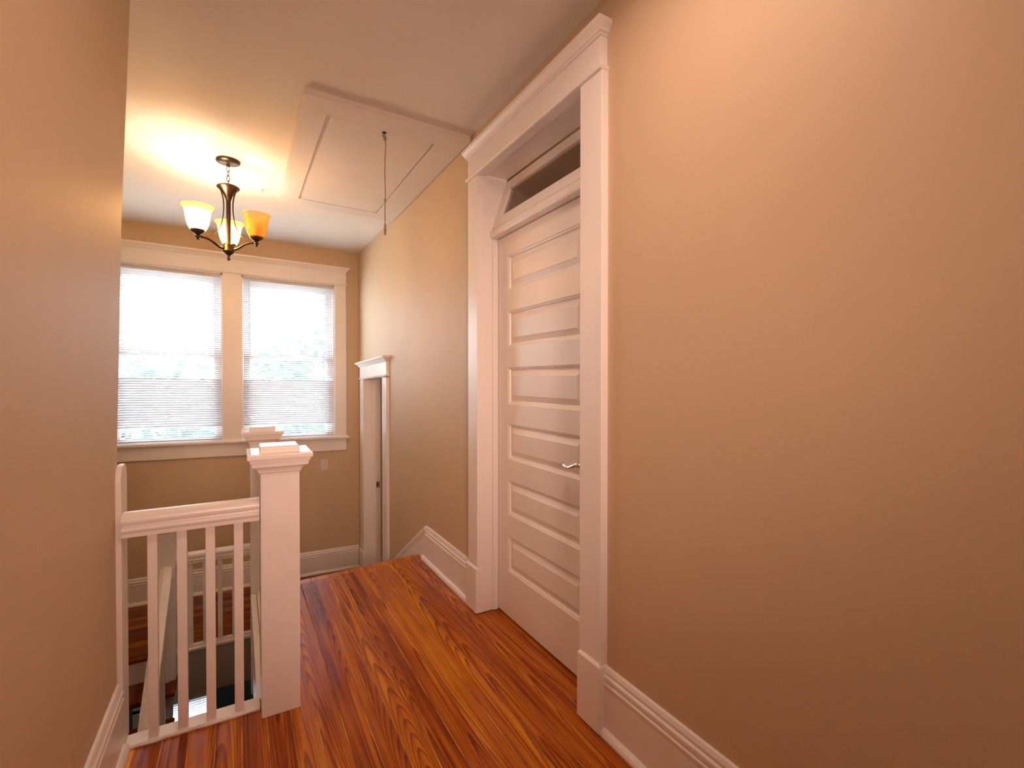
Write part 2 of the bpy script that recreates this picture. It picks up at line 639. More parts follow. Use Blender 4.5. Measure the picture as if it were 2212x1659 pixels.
def plank(parent, cx, y0, y1, zt, w=PW, y1b=None, th=0.018, mat='wood', gap=0.0017):
    """One floor board along y: top edges eased, far end may run askew."""
    hw = w / 2 - gap
    c = 0.0012
    ye = (y1, y1 if y1b is None else y1b)
    rs = []
    for yl, yr in ((y0, y0), ye):
        rs.append([(cx - hw, yl, zt - th), (cx + hw, yr, zt - th), (cx + hw, yr, zt - c), (cx + hw - c, yr, zt), (cx - hw + c, yl, zt), (cx - hw, yl, zt - c)])
    return MB().rings(rs).build('plank', M[mat], parent, origin=(cx, (y0 + y1) / 2, zt - th / 2))


m = MB()
m.box(-0.356, 0.075, YN, 2.09, -0.30, -0.0022)
m.box(0.075, XR, YN, 3.195, -0.30, -0.0022)
m.box(XR, XR + WT, D1[0] - 0.012, D1[1] + 0.012, -0.05, -0.0045)
floor = struct(m.build('floor', M['subfloor']), 'varnished heart pine plank floor of the upper hall', 'floor')


def y_edge(x):
    return 3.196 + 0.083 * (x - 0.344)


k = 0
for n in range(-5, 17):
    xa = 0.0055 + PW * n
    cx = xa + PW / 2
    zt = random.uniform(-0.0008, 0.0006)
    if cx < -0.34:
        continue
    if xa + PW > XR:
        # boards in the doorway, reaching under the casing line
        w = PW
        plank(floor, cx if xa >= XR else cx, D1[0] - 0.01, D1[1] + 0.01, zt, w)
        if xa < XR - 0.03:
            wb = XR - xa
            plank(floor, xa + wb / 2, YN, D1[0] - 0.012, zt, wb)
            plank(floor, xa + wb / 2, D1[1] + 0.012, y_edge(cx) - 0.052, zt, wb)
        continue
    if cx < 0.08:
        plank(floor, cx, YN, 2.088, zt)
    else:
        plank(floor, cx, YN, y_edge(xa) - 0.052, zt, y1b=y_edge(xa + PW) - 0.052)
# nosing board across the head of the steps
m = MB()
xa, xb = 0.20, XR - 0.012
m.rings([[(x, y_edge(x) - 0.05, -0.02), (x, y_edge(x) + 0.008, -0.026), (x, y_edge(x) + 0.016, -0.013), (x, y_edge(x) + 0.010, -0.001), (x, y_edge(x) - 0.05, 0.0)] for x in (xa, xb)])
nos = m.build('nosing_board', M['wood'], floor, origin=((xa + xb) / 2, 3.2, -0.01))

# landing: boards run across, top at ZL
m = MB()
m.box(XS, 0.0725, 4.262, YB, ZL - 0.30, ZL - 0.0045)
m.box(0.0725, XR, 4.16, YB, ZL - 0.30, ZL - 0.0045)
m.box(XR, XR + WT, D2[0] - 0.01, D2[1] + 0.01, ZL - 0.05, ZL - 0.02)
landing = struct(m.build('floor_landing', M['subfloor'], sheared=True), 'varnished plank floor of the lower landing under the windows', 'floor')


def cross_plank(parent, x0_, x1_, yc, zt, w=PW, th=0.018):
    hw = w / 2 - 0.0012
    c = 0.0012
    L2 = (x1_ - x0_) / 2 - 0.001
    # local frame: width x, length y; the object is turned so that its length runs along world x
    rs = []
    for yy in (-L2, L2):
        rs.append([(-hw, yy, -th / 2), (hw, yy, -th / 2), (hw, yy, th / 2 - c), (hw - c, yy, th / 2), (-hw + c, yy, th / 2), (-hw, yy, th / 2 - c)])
    mb = MB().rings(rs)
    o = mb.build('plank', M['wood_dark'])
    xc = (x0_ + x1_) / 2
    o.parent = parent
    o.location = (xc, yc, zt - th / 2 - SH * xc)
    o.rotation_euler = (-math.atan(SH), 0, math.radians(-90))
    return o


for r in range(13):
    yc = YB - 0.02 - PW * (r + 0.5)
    cuts = [XS, XR - 0.002] if yc > 4.31 else [0.075, XR - 0.002]
    for a, b in zip(cuts[:-1], cuts[1:]):
        if yc < 4.31 and a < 0.08:
            continue
        cross_plank(landing, a, b, yc, ZL + random.uniform(-0.0006, 0.0006))
for a, b in ((XS, -0.45), (-0.45, 0.07)):
    cross_plank(landing, a, b, 4.272, ZL, 0.085)

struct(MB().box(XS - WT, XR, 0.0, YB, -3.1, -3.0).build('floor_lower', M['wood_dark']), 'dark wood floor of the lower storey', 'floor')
struct(MB().box(XS - WT, XR, -0.12, 0.0, -3.0, -0.30).build('wall_lower_front', M['grey_wall']), 'grey wall of the lower storey under the hall', 'wall')
m = MB()
m.box(XS - WT, XS, 0.0, 1.95, -3.0, -0.30)
m.box(XS - WT, -0.356, 0.0, 2.05, -0.36, -0.30)
struct(m.build('wall_lower_left', M['grey_wall']), 'grey side wall of the lower storey', 'wall')

# fascia boards round the stairwell
struct(MB().box(-0.34, 0.06, 2.088, 2.10, -0.32, -0.006).build('trim_1', M['trim']), 'white fascia board below the front railing', 'trim')
struct(MB().box(0.058, 0.084, 2.10, 3.13, -0.34, 0.0005).build('trim_2', M['trim']), 'white fascia board along the hall side of the stairwell', 'trim')
m = MB()
m.box(-0.40, 0.0725, 4.246, 4.262, ZL - 0.355, ZL - 0.024)
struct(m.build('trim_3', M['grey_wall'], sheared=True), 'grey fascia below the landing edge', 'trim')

# ------------------------------------------------------------------ baseboards
BB = [(0, 0), (0.016, 0), (0.016, 0.172), (0.0185, 0.176), (0.0185, 0.183), (0.012, 0.188), (0.018, 0.195), (0.018, 0.207), (0.012, 0.213), (0.013, 0.223), (0.008, 0.235), (0, 0.238)]
SHOE = [(0.016, 0), (0.034, 0), (0.034, 0.008), (0.029, 0.018), (0.022, 0.024), (0.016, 0.026)]


def baseboard(name, fn0, fn1, label, sheared=False):
    root = MB().extrude(BB, fn0, fn1).build(name, M['trim'], sheared=sheared)
    struct(root, label, 'baseboard')
    MB().extrude(SHOE, fn0, fn1).build('shoe_moulding', M['trim'], root, sheared=sheared)
    return root


baseboard('baseboard_right', lambda a, b: (XR - a, YN, b), lambda a, b: (XR - a, 1.279, b), 'white moulded baseboard along the near right wall')
baseboard('baseboard_right', lambda a, b: (XR - a, 2.398, b), lambda a, b: (XR - a, 3.13 + (0.04 if b < 0.1 else 0.0), b), 'white baseboard between the panelled door and the steps')
baseboard('baseboard_left', lambda a, b: (-0.356 + a, YN, b * 0.97), lambda a, b: (-0.356 + a, 2.026, b * 0.97), 'white moulded baseboard along the left wall')
baseboard('baseboard_back', lambda a, b: (XS, YB - a, ZL + b), lambda a, b: (XR - 0.004, YB - a, ZL + b), 'white moulded baseboard under the windows', True)

# raking skirt board beside the steps
def rake(y):
    return 0.238 - 0.625 * (y - 3.125)


m = MB()
pts = [(3.125, 0.238), (4.05, rake(4.05)), (4.05, ZL - 0.02), (3.125, -0.03)]
m.rings([[(XR, y, z) for y, z in pts], [(XR - 0.014, y, z) for y, z in pts]])
skirt = struct(m.build('baseboard_stair', M['trim']), 'white raking skirt board descending beside the steps', 'baseboard')
for off, th, pr_ in ((0.0, 0.020, 0.020), (0.030, 0.010, 0.017)):
    a = [(3.125 - off * 0.35, 0.238 - off), (4.05, rake(4.05) - off), (4.05, rake(4.05) - off - th), (3.125 - (off + th) * 0.35, 0.238 - off - th)]
    MB().rings([[(XR, y, z) for y, z in a], [(XR - pr_, y, z) for y, z in a]]).build('cap_moulding', M['trim'], skirt)

# ------------------------------------------------------------------ panelled door with transom
d1 = thing('door_1', (XR, (D1[0] + D1[1]) / 2, 0), 'white six-panel door with transom in the right wall', 'door', kind='structure')
for y0, y1, pl in ((1.280, 1.400, (1.277, 1.402)), (2.272, 2.386, (2.268, 2.398))):
    MB().box(XR - 0.030, XR + 0.002, y0, y1, 0.24, 2.325).build('casing_board', M['trim'], d1, bevel=0.0025)
    m = MB()
    m.rect_loft(XR - 0.040, XR + 0.002, pl[0], pl[1], [(0.004, 0), (0.238, 0), (0.247, -0.007)], (1, 0, 1, 1))
    m.build('plinth_block', M['trim'], d1, bevel=0.002)
MB().box(XR - 0.030, XR + 0.002, 1.286, 2.386, 2.338, 2.452).build('frieze_board', M['trim'], d1, bevel=0.0015)
m = MB()
m.rect_loft(XR - 0.034, XR + 0.002, 1.283, 2.390, [(2.322, 0.000), (2.324, 0.005), (2.333, 0.008), (2.338, 0.005), (2.340, 0.0)], (1, 0, 1, 1))
m.build('bead_moulding', M['trim'], d1)
m = MB()
m.rect_loft(XR - 0.032, XR + 0.002, 1.286, 2.386, [(2.440, 0.0), (2.442, 0.005), (2.449, 0.005), (2.452, 0.010), (2.462, 0.014), (2.472, 0.021), (2.476, 0.024), (2.490, 0.026), (2.492, 0.022)], (1, 0, 1, 1))
m.build('crown_moulding', M['trim'], d1)
# jambs, stops, head
for y0, y1, ys in ((D1[0] - 0.012, D1[0] + 0.008, (D1[0] + 0.008, D1[0] + 0.02)), (D1[1] - 0.006, D1[1] + 0.012, (D1[1] - 0.018, D1[1] - 0.006))):
    MB().box(XR, XR + WT, y0, y1, 0.004, D1[2]).build('jamb', M['trim'], d1, bevel=0.0015)
    MB().box(XR + 0.058, XR + 0.088, ys[0], ys[1], 0.006, 1.99).build('door_stop', M['trim'], d1, bevel=0.0015)
MB().box(XR, XR + WT, D1[0] + 0.008, D1[1] - 0.006, D1[2] - 0.006, D1[2] + 0.012).build('head_jamb', M['trim'], d1)
MB().box(XR + 0.002, XR + 0.016, D1[0] + 0.03, D1[1] - 0.03, D1[2] - 0.016, D1[2] - 0.006).build('head_bead', M['trim'], d1, bevel=0.002)
m = MB()
y0, y1 = D1[0] + 0.008, D1[1] - 0.006
prof = [(XR + 0.048, 2.000), (XR + 0.044, 2.008), (XR + 0.044, 2.034), (XR + 0.050, 2.040), (XR + 0.070, 2.046), (XR + WT, 2.046), (XR + WT, 1.998), (XR + 0.062, 1.998)]
m.extrude(prof, lambda a, b: (a, y0, b), lambda a, b: (a, y1, b))
m.build('transom_bar', M['trim'], d1)
# transom sash tipped inwards: bottom edge forward, top edge back
ba, ta = (XR + 0.055, 2.048), (XR + 0.150, 2.322)
dv = Vector((ta[0] - ba[0], 0, ta[1] - ba[1]))
LT = dv.length
dv.normalize()
nv = Vector((dv.z, 0, -dv.x))          # away from the hall


def tp(y, s, t):
    p = Vector((ba[0], 0, ba[1])) + dv * s + nv * t
    return (p.x, y, p.z)


ty0, ty1 = y0 + 0.004, y1 - 0.004
fw = 0.058


def tbox(mb, ya, yb_, s0, s1, t0, t1):
    mb.rings([[tp(ya, s0, t0), tp(yb_, s0, t0), tp(yb_, s1, t0), tp(ya, s1, t0)], [tp(ya, s0, t1), tp(yb_, s0, t1), tp(yb_, s1, t1), tp(ya, s1, t1)]])


m = MB()
tbox(m, ty0, ty0 + fw, 0, LT, 0, 0.030)
tbox(m, ty1 - fw, ty1, 0, LT, 0, 0.030)
tbox(m, ty0 + fw, ty1 - fw, 0, 0.060, 0, 0.030)
tbox(m, ty0 + fw, ty1 - fw, LT - 0.062, LT, 0, 0.030)
sash = m.build('transom_sash', M['trim'], d1, bevel=0.002)
m = MB()
tbox(m, ty0 + fw - 0.004, ty1 - fw + 0.004, 0.056, LT - 0.058, 0.014, 0.018)
m.build('pane', M['transom_glass'], sash)

# door leaf: stiles and rails with six raised panels
LX = 1.215
ly0, ly1 = D1[0] + 0.012, D1[1] - 0.009
lz0, lz1 = 0.014, 1.994
pz = [(0.247, 0.432), (0.544, 0.724), (0.833, 1.017), (1.118, 1.310), (1.415, 1.600), (1.708, 1.888)]
py0, py1 = ly0 + 0.116, ly1 - 0.112
m = MB()
m.box(LX, LX + 0.035, ly0, py0, lz0, lz1)
m.box(LX, LX + 0.035, py1, ly1, lz0, lz1)
zs = [lz0] + [z for p in pz for z in p] + [lz1]
for a, b in zip(zs[0::2], zs[1::2]):
    m.box(LX, LX + 0.035, py0, py1, a, b)
leaf = m.build('door_leaf', M['trim'], d1)
for a, b in pz:
    rs = []
    for ins, dep in ((0.0, 0.0), (0.004, 0.003), (0.010, 0.005), (0.013, 0.013), (0.020, 0.0135), (0.045, 0.0045), (0.047, 0.003)):
        rs.append([(LX + dep, py0 + ins, a + ins), (LX + dep, py1 - ins, a + ins), (LX + dep, py1 - ins, b - ins), (LX + dep, py0 + ins, b - ins)])
    MB().rings(rs, cap0=False).build('panel', M['trim'], leaf)
# lever handle
hy, hz = 1.487, 0.905
hd = thing('lever_handle', (LX, hy, hz), None, None)
hd.parent = d1
hd.location = Vector((LX, hy, hz)) - Vector(d1['_base'])
m = MB()
rs = []
for r, x in ((0.032, LX), (0.032, LX - 0.004), (0.027, LX - 0.010), (0.013, LX - 0.013), (0.011, LX - 0.045), (0.013, LX - 0.052), (0.009, LX - 0.056)):
    rs.append([(x, hy + r * math.cos(q * math.pi / 10), hz + r * math.sin(q * math.pi / 10)) for q in range(20)])
m.rings(rs)
m.build('rose', M['chrome'], hd, smooth_angle=35)
pts = [(LX - 0.047, hy - 0.008, hz + 0.002), (LX - 0.050, hy + 0.012, hz + 0.004), (LX - 0.053, hy + 0.035, hz - 0.004), (LX - 0.054, hy + 0.058, hz - 0.013), (LX - 0.054, hy + 0.078, hz - 0.016), (LX - 0.052, hy + 0.098, hz - 0.010), (LX - 0.049, hy + 0.112, hz - 0.003)]
MB().tube(pts, [0.013, 0.0145, 0.012, 0.0095, 0.009, 0.0105, 0.006], 12, 0.8).build('lever', M['chrome'], hd, smooth=True)

# ------------------------------------------------------------------ narrow doorway on the landing
d2 = thing('door_2', (XR, 4.57, ZL), 'narrow open doorway with white casing on the landing', 'door', kind='structure')


def tilt2(p):
    return (p[0], p[1], p[2] - 0.03 * (p[1] - 4.55))


for y0, y1 in ((4.068, 4.210), (4.938, 5.082)):
    MB().box(XR - 0.026, XR + 0.002, y0, y1, ZL - 0.018, 1.262).build('casing_board', M['trim'], d2, bevel=0.0025)
MB().rect_loft(XR - 0.036, XR + 0.002, 4.934, 5.086, [(ZL - 0.018, 0), (ZL + 0.236, 0), (ZL + 0.245, -0.007)], (1, 0, 1, 1)).build('plinth_block', M['trim'], d2, bevel=0.002)
MB().box(XR - 0.026, XR + 0.002, 4.068, 5.082, 1.272, 1.392).build('frieze_board', M['trim'], d2, fix=tilt2)
MB().rect_loft(XR - 0.030, XR + 0.002, 4.066, 5.084, [(1.256, 0.0), (1.258, 0.008), (1.268, 0.012), (1.273, 0.008), (1.274, 0.0)], (1, 0, 1, 1)).build('bead_moulding', M['trim'], d2, fix=tilt2)
MB().rect_loft(XR - 0.028, XR + 0.002, 4.066, 5.084, [(1.384, 0.0), (1.388, 0.008), (1.400, 0.016), (1.414, 0.030), (1.418, 0.040), (1.432, 0.043), (1.434, 0.036)], (1, 0, 1, 1)).build('crown_moulding', M['trim'], d2, fix=tilt2)
for y0, y1 in ((D2[0] - 0.012, D2[0] + 0.004), (D2[1] - 0.004, D2[1] + 0.012)):
    MB().box(XR, XR + WT, y0, y1, ZL - 0.02, 1.262).build('jamb', M['trim'], d2, bevel=0.0015)
MB().box(XR + 0.06, XR + 0.10, D2[1] - 0.016, D2[1] - 0.004, ZL - 0.02, 1.25).build('door_stop', M['trim'], d2, bevel=0.0015)
MB().box(XR, XR + WT, D2[0], D2[1], 1.258, 1.285).build('head_jamb', M['trim'], d2)
sp = MB().box(1.222, 1.262, D2[1] - 0.0072, D2[1] - 0.004, 0.128, 0.192).build('strike_plate', M['steel'], d2)
MB().box(1.233, 1.248, D2[1] - 0.0080, D2[1] - 0.0070, 0.146, 0.172).build('latch_hole', M['dark'], sp)

# ------------------------------------------------------------------ windows on the landing
tr = thing('trim_4', (0, YB, WZ[0]), 'white casing with crown around the paired windows', 'window trim', kind='structure')
yf = YB - 0.024
MB().box(WR[1], 0.993, yf, YB + 0.001, 0.655, 2.252).build('side_casing', M['trim'], tr, True, bevel=0.002)
MB().box(-1.085, WL[0], yf, YB + 0.001, 0.655, 2.252).build('side_casing', M['trim'], tr, True, bevel=0.002)
MB().box(WL[1], WR[0], yf, YB + 0.001, 0.655, 2.252).build('mullion_casing', M['trim'], tr, True, bevel=0.002)
MB().box(-1.085, 0.993, yf, YB + 0.001, 2.262, 2.394).build('frieze_board', M['trim'], tr, True)
MB().rect_loft(-1.085, 0.993, yf - 0.002, YB + 0.001, [(2.246, 0.0), (2.248, 0.008), (2.258, 0.013), (2.264, 0.008), (2.265, 0.0)], (1, 1, 1, 0)).build('bead_moulding', M['trim'], tr, True)
MB().rect_loft(-1.085, 0.993, yf - 0.002, YB + 0.001, [(2.384, 0.0), (2.389, 0.008), (2.400, 0.014), (2.414, 0.027), (2.418, 0.034), (2.432, 0.036), (2.434, 0.030)], (1, 1, 1, 0)).build('crown_moulding', M['trim'], tr, True)
MB().rect_loft(-1.085, 0.993, yf - 0.012, YB + 0.06, [(0.637, 0.014), (0.641, 0.022), (0.656, 0.025), (0.662, 0.022), (0.664, 0.016)], (1, 1, 1, 0)).build('stool', M['trim'], tr, True)
MB().box(-1.085, 0.993, yf + 0.004, YB + 0.001, 0.516, 0.637).build('apron', M['trim'], tr, True, bevel=0.0015)


def sash_window(name, a, b, label):
    w = thing(name, ((a + b) / 2, YB + 0.07, WZ[0]), label, 'window', kind='structure')
    jy0, jy1 = YB + 0.002, YB + WT
    m = MB()
    m.box(a - 0.0, a + 0.012, jy0, jy1, 0.664, WZ[1])
    m.box(b - 0.012, b, jy0, jy1, 0.664, WZ[1])
    m.box(a, b, jy0, jy1, WZ[1] - 0.012, WZ[1])
    m.box(a, b, YB + 0.06, jy1, 0.64, 0.664)
    m.build('window_frame', M['trim'], w, True)
    for nm, z0, z1, ya, bot, top in (('lower_sash', 0.664, 1.478, YB + 0.055, 0.035, 0.036), ('upper_sash', 1.446, WZ[1] - 0.012, YB + 0.093, 0.036, 0.085)):
        yb_ = ya + 0.034
        x0_, x1_ = a + 0.014, b - 0.014
        st = 0.058
        m = MB()
        m.box(x0_, x0_ + st, ya, yb_, z0, z1)
        m.box(x1_ - st, x1_, ya, yb_, z0, z1)
        m.box(x0_ + st, x1_ - st, ya, yb_, z0, z0 + bot)
        m.box(x0_ + st, x1_ - st, ya, yb_, z1 - top, z1)
        s = m.build(nm, M['trim'], w, True)
        MB().box(x0_ + st - 0.004, x1_ - st + 0.004, ya + 0.014, ya + 0.018, z0 + bot - 0.004, z1 - top + 0.004).build('pane', M['glass'], s, True)
        if nm == 'lower_sash':
            xc = x1_ - st - 0.03
            MB().lathe(xc, ya + 0.012, [(0.010, z1), (0.010, z1 + 0.008), (0.006, z1 + 0.014)], 10).build('sash_lock', M['steel'], s, True)
    return w


sash_window('window_1', WL[0], WL[1], 'double-hung window behind the left blind')
sash_window('window_2', WR[0], WR[1], 'double-hung window behind the right blind')

# lower storey window
w3 = thing('window_3', ((W3[0] + W3[1]) / 2, YB, W3[2]), 'bright lower-storey window seen down the stairwell', 'window', kind='structure')
m = MB()
for a, b, c, d in ((W3[0] - 0.02, W3[0] + 0.03, W3[2], W3[3]), (W3[1] - 0.03, W3[1] + 0.02, W3[2], W3[3]), (W3[0] - 0.02, W3[1] + 0.02, W3[3] - 0.03, W3[3] + 0.02), (W3[0], W3[1], W3[2] - 0.01, W3[2] + 0.04), (W3[0], W3[1], -2.25, -2.21)):
    m.box(a, b, YB - 0.012, YB + 0.06, c, d)
m.build('window_frame', M['trim'], w3)
MB().box(W3[0], W3[1], YB + 0.070, YB + 0.074, W3[2], W3[3]).build('pane', M['glass'], w3)

# ------------------------------------------------------------------ venetian blinds
def blind(name, xa, xb, ztop, zbot, yc, tilt_fn, label, sheared, wand_x=None):
    xm = (xa + xb) / 2
    zo = -SH * xm if sheared else 0.0
    root = thing(name, (xm, yc, ztop + zo), label, 'window blind', 'venetian blinds on the landing' if sheared else None)
    sh = sheared
    MB().box(xa, xb, yc - 0.013, yc + 0.013, ztop - 0.026, ztop).build('headrail', M['blind'], root, sh, bevel=0.002)
    pitch = 0.0213
    n = int((ztop - 0.03 - zbot - 0.012) / pitch)
    protos = {}
    rz = math.atan(SH) if sh else 0.0
    for k in range(n):
        z = ztop - 0.040 - k * pitch
        t = tilt_fn(z)
        key = round(t)
        if key not in protos:
            mb = MB()
            th = math.radians(key)
            L2 = (xb - xa) / 2 - 0.002
            prof = []
            top, bot = [], []
            for s, bow in ((-1, 0.0), (-0.45, 0.0011), (0.45, 0.0011), (1, 0.0)):
                u = s * 0.0122
                for lst, e in ((top, 0.0003), (bot, -0.0003)):
                    lst.append((u * math.cos(th) - (bow + e) * math.sin(th), u * math.sin(th) + (bow + e) * math.cos(th)))
            prof = top + bot[::-1]
            mb.extrude(prof, lambda a, b: (-L2, a, b), lambda a, b: (L2, a, b))
            o = mb.build('slat', M['blind'])
            protos[key] = o
            o.parent = root
        else:
            o = copy_part(protos[key])
            o.parent = root
        o.location = (0, 0, z - ztop)
        o.rotation_euler = (0, rz + random.uniform(-0.0006, 0.0006), 0)
    zb = ztop - 0.040 - n * pitch
    MB().box(xa + 0.002, xb - 0.002, yc - 0.012, yc + 0.012, zb - 0.006, zb + 0.006).build('bottom_rail', M['blind'], root, sh, bevel=0.002)
    for fx in (0.07, 0.5, 0.93):
        x = xa + (xb - xa) * fx
        MB().tube([(x, yc - 0.0125, ztop - 0.02), (x, yc - 0.0128, zb)], 0.0007, 5).build('ladder_cord', M['blind'], root, sh)
    if wand_x is not None:
        MB().tube([(wand_x, yc - 0.022, ztop - 0.012), (wand_x, yc - 0.024, ztop - 0.75)], 0.0028, 6).build('tilt_wand', M['plastic'], root, sh)
    else:
        x = xb - 0.065
        MB().tube([(x, yc - 0.018, ztop - 0.02), (x, yc - 0.019, ztop - 0.55)], 0.0010, 5).build('lift_cord', M['plastic'], root, sh)
    return root


def tilt_main(z):
    # outer edge raised; the lower third hangs nearly closed
    if 0.79 < z < 1.235:
        return -58
    return -27


blind('venetian_blind', WL[0] + 0.004, WL[1] - 0.004, WZ[1] - 0.014, 0.672, YB + 0.024, tilt_main, 'white venetian blind in the left window, partly hidden by the left wall', True)
blind('venetian_blind', WR[0] + 0.004, WR[1] - 0.004, WZ[1] - 0.014, 0.672, YB + 0.024, tilt_main, 'white venetian blind in the right window, with a tilt wand', True, WR[0] + 0.068)
blind('venetian_blind', W3[0] + 0.035, W3[1] - 0.035, W3[3] - 0.032, -2.70, YB + 0.030, lambda z: 20, 'small bright blind in the lower-storey window down the stairwell', False)

# ------------------------------------------------------------------ light switch
sw = thing('light_switch', (0.7735, YB, 0.356), 'white toggle light switch under the right window', 'light switch')
MB().rect_loft(0.738, 0.808, YB - 0.006, YB, [(0.312, -0.003), (0.314, 0.0), (0.425, 0.0), (0.427, -0.003)], (1, 1, 1, 0)).build('switch_plate', M['plastic'], sw, True, bevel=0.0015)
MB().box(0.7675, 0.7785, YB - 0.0075, YB - 0.005, 0.357, 0.382).build('toggle_slot', M['plastic'], sw, True)
m = MB()
m.rings([[(0.769, YB - 0.007, 0.362), (0.777, YB - 0.007, 0.362), (0.777, YB - 0.007, 0.374), (0.769, YB - 0.007, 0.374)], [(0.770, YB - 0.018, 0.372), (0.776, YB - 0.018, 0.372), (0.776, YB - 0.016, 0.379), (0.770, YB - 0.016, 0.379)]])
m.build('toggle', M['plastic'], sw, True)
for z in (0.335, 0.404):
    rs = [[(0.773 + r * math.cos(q * math.pi / 4), YB - y, z + r * math.sin(q * math.pi / 4)) for q in range(8)] for r, y in ((0.0032, 0.006), (0.0028, 0.0072))]
    MB().rings(rs).build('screw', M['steel'], sw, True)

# ------------------------------------------------------------------ newel posts
def newel(name, x0, y0, zb, zt, label, w=0.132, foot=False):
    x1, y1 = x0 + w, y0 + w
    root = thing(name, ((x0 + x1) / 2, (y0 + y1) / 2, zb), label, 'newel post', 'newel posts of the staircase')
    zc = zt - 0.108
    MB().box(x0, x1, y0, y1, zb + (0.012 if foot else 0.0), zc + 0.03).build('shaft', M['rail_paint'], root, bevel=0.003)
    lv = [(zc + 0.008, 0.000), (zc + 0.012, 0.004), (zc + 0.022, 0.007), (zc + 0.030, 0.013), (zc + 0.036, 0.022), (zc + 0.037, 0.027), (zc + 0.053, 0.029), (zc + 0.054, 0.034), (zc + 0.064, 0.035), (zc + 0.065, 0.041), (zc + 0.069, 0.0425), (zc + 0.080, 0.0425), (zc + 0.084, 0.040), (zc + 0.085, 0.030)]
    MB().rect_loft(x0, x1, y0, y1, lv).build('cap', M['rail_paint'], root)
    MB().rect_loft(x0, x1, y0, y1, [(zc + 0.084, 0.0), (zc + 0.104, 0.0), (zc + 0.108, -0.004)]).build('cap_block', M['rail_paint'], root, bevel=0.0015)
    return root


newel('newel_post', 0.069, 1.965, -0.003, 1.000, 'large white square newel post at the end of the front railing')
newel('newel_post', 0.0575, 3.135, -0.600, 0.968, 'white newel post behind the large one, its cap against the right window', foot=True)
newel('newel_post', 0.076, 4.165, ZL - 0.10, 0.243, 'white newel post at the foot of the short steps, hidden behind the front one')
newel('newel_post', -0.531, 4.165, ZL - 0.33, 0.243, 'white landing newel seen between the balusters, carrying the descending handrail')

# half post fixed to the end of the left wall
wp = thing('wall_post', (-0.347, 2.07, 0), 'white round-topped board post fixed to the end of the left wall', 'post')
pts = [(2.022, 0.0), (2.022, 0.905), (2.030, 0.935), (2.050, 0.955), (2.090, 0.958), (2.112, 0.945), (2.122, 0.91), (2.122, 0.0)]
MB().rings([[(-0.357, y, z) for y, z in pts], [(-0.340, y, z) for y, z in pts]]).build('post_board', M['rail_paint'], wp, bevel=0.003)

# ------------------------------------------------------------------ railings
HR = [(-0.031, 0.0), (0.031, 0.0), (0.032, 0.014), (0.036, 0.019), (0.037, 0.025), (0.034, 0.031), (0.028, 0.034), (0.027, 0.040), (0.036, 0.043), (0.0395, 0.051), (0.039, 0.060), (0.034, 0.070), (0.022, 0.077), (0.0, 0.080), (-0.022, 0.077), (-0.034, 0.070), (-0.039, 0.060), (-0.0395, 0.051), (-0.036, 0.043), (-0.027, 0.040), (-0.028, 0.034), (-0.034, 0.031), (-0.037, 0.025), (-0.036, 0.019), (-0.032, 0.014)]
HS = [(-0.036, 0.0), (0.036, 0.0), (0.037, 0.050), (0.034, 0.056), (-0.010, 0.062), (-0.036, 0.046)]


def rail(name, p0, p1, parent, cross, prof=HR, ang=32):
    """Handrail whose underside centre runs p0 -> p1; cross is the horizontal sideways unit vector."""
    p0, p1, cv = Vector(p0), Vector(p1), Vector(cross)
    return MB().extrude(prof, lambda a, b: tuple(p0 + cv * a + Vector((0, 0, b))), lambda a, b: tuple(p1 + cv * a + Vector((0, 0, b)))).build(name, M['rail_paint'], parent, smooth_angle=ang)


rl = thing('stair_railing', (-0.13, 2.045, 0), 'white railing with four square balusters between left wall and large newel', 'railing')
rail('handrail', (-0.338, 2.038, 0.720), (0.067, 2.038, 0.721), rl, (0, 1, 0))
for xa, xb in ((-0.273, -0.245), (-0.190, -0.160), (-0.105, -0.0755), (-0.0165, 0.0135)):
    MB().box(xa, xb, 2.028, 2.057, 0.010, 0.722).build('baluster', M['rail_paint'], rl, bevel=0.002)
m = MB()
nseg = 14
rs = []
for q in range(nseg + 1):
    x = -0.338 + (0.0655 + 0.338) * q / nseg
    j = random.uniform(-0.003, 0.003)
    j2 = random.uniform(-0.002, 0.002)
    rs.append([(x, 2.018 + j, 0.0), (x, 2.016 + j, 0.006 + j2 * 0.5), (x, 2.021 + j2, 0.012), (x, 2.086, 0.012), (x, 2.086, 0.0)])
m.rings(rs)
m.build('shoe_rail', M['rail_paint'], rl)

rl = thing('stair_railing', (0.135, 2.62, 0), 'white guard railing along the stairwell behind the large newel', 'railing')
rail('handrail', (0.130, 2.100, 0.720), (0.127, 3.132, 0.710), rl, (1, 0, 0))
for q in range(10):
    y = 2.165 + q * 0.1
    MB().box(0.115, 0.144, y, y + 0.029, 0.012, 0.722).build('baluster', M['rail_paint'], rl, bevel=0.002)
MB().box(0.088, 0.165, 2.099, 3.133, -0.002, 0.014).build('shoe_rail', M['rail_paint'], rl, bevel=0.002)

rl = thing('stair_railing', (-0.16, 4.25, ZL), 'low white landing railing seen through the front balusters', 'railing')
rail('handrail', (-0.399, 4.235, -0.112), (0.074, 4.235, -0.116), rl, (0, 1, 0))
for xa in (-0.330, -0.2365, -0.1425, -0.048):
    MB().box(xa, xa + 0.031, 4.232, 4.262, -0.745, -0.108).build('baluster', M['rail_paint'], rl, bevel=0.002)
MB().rect_loft(-0.399, 0.074, 4.212, 4.275, [(-0.770, -0.004), (-0.764, 0.002), (-0.750, 0.004), (-0.742, -0.012), (-0.728, -0.014)], (0, 0, 1, 1)).build('shoe_rail', M['rail_paint'], rl)

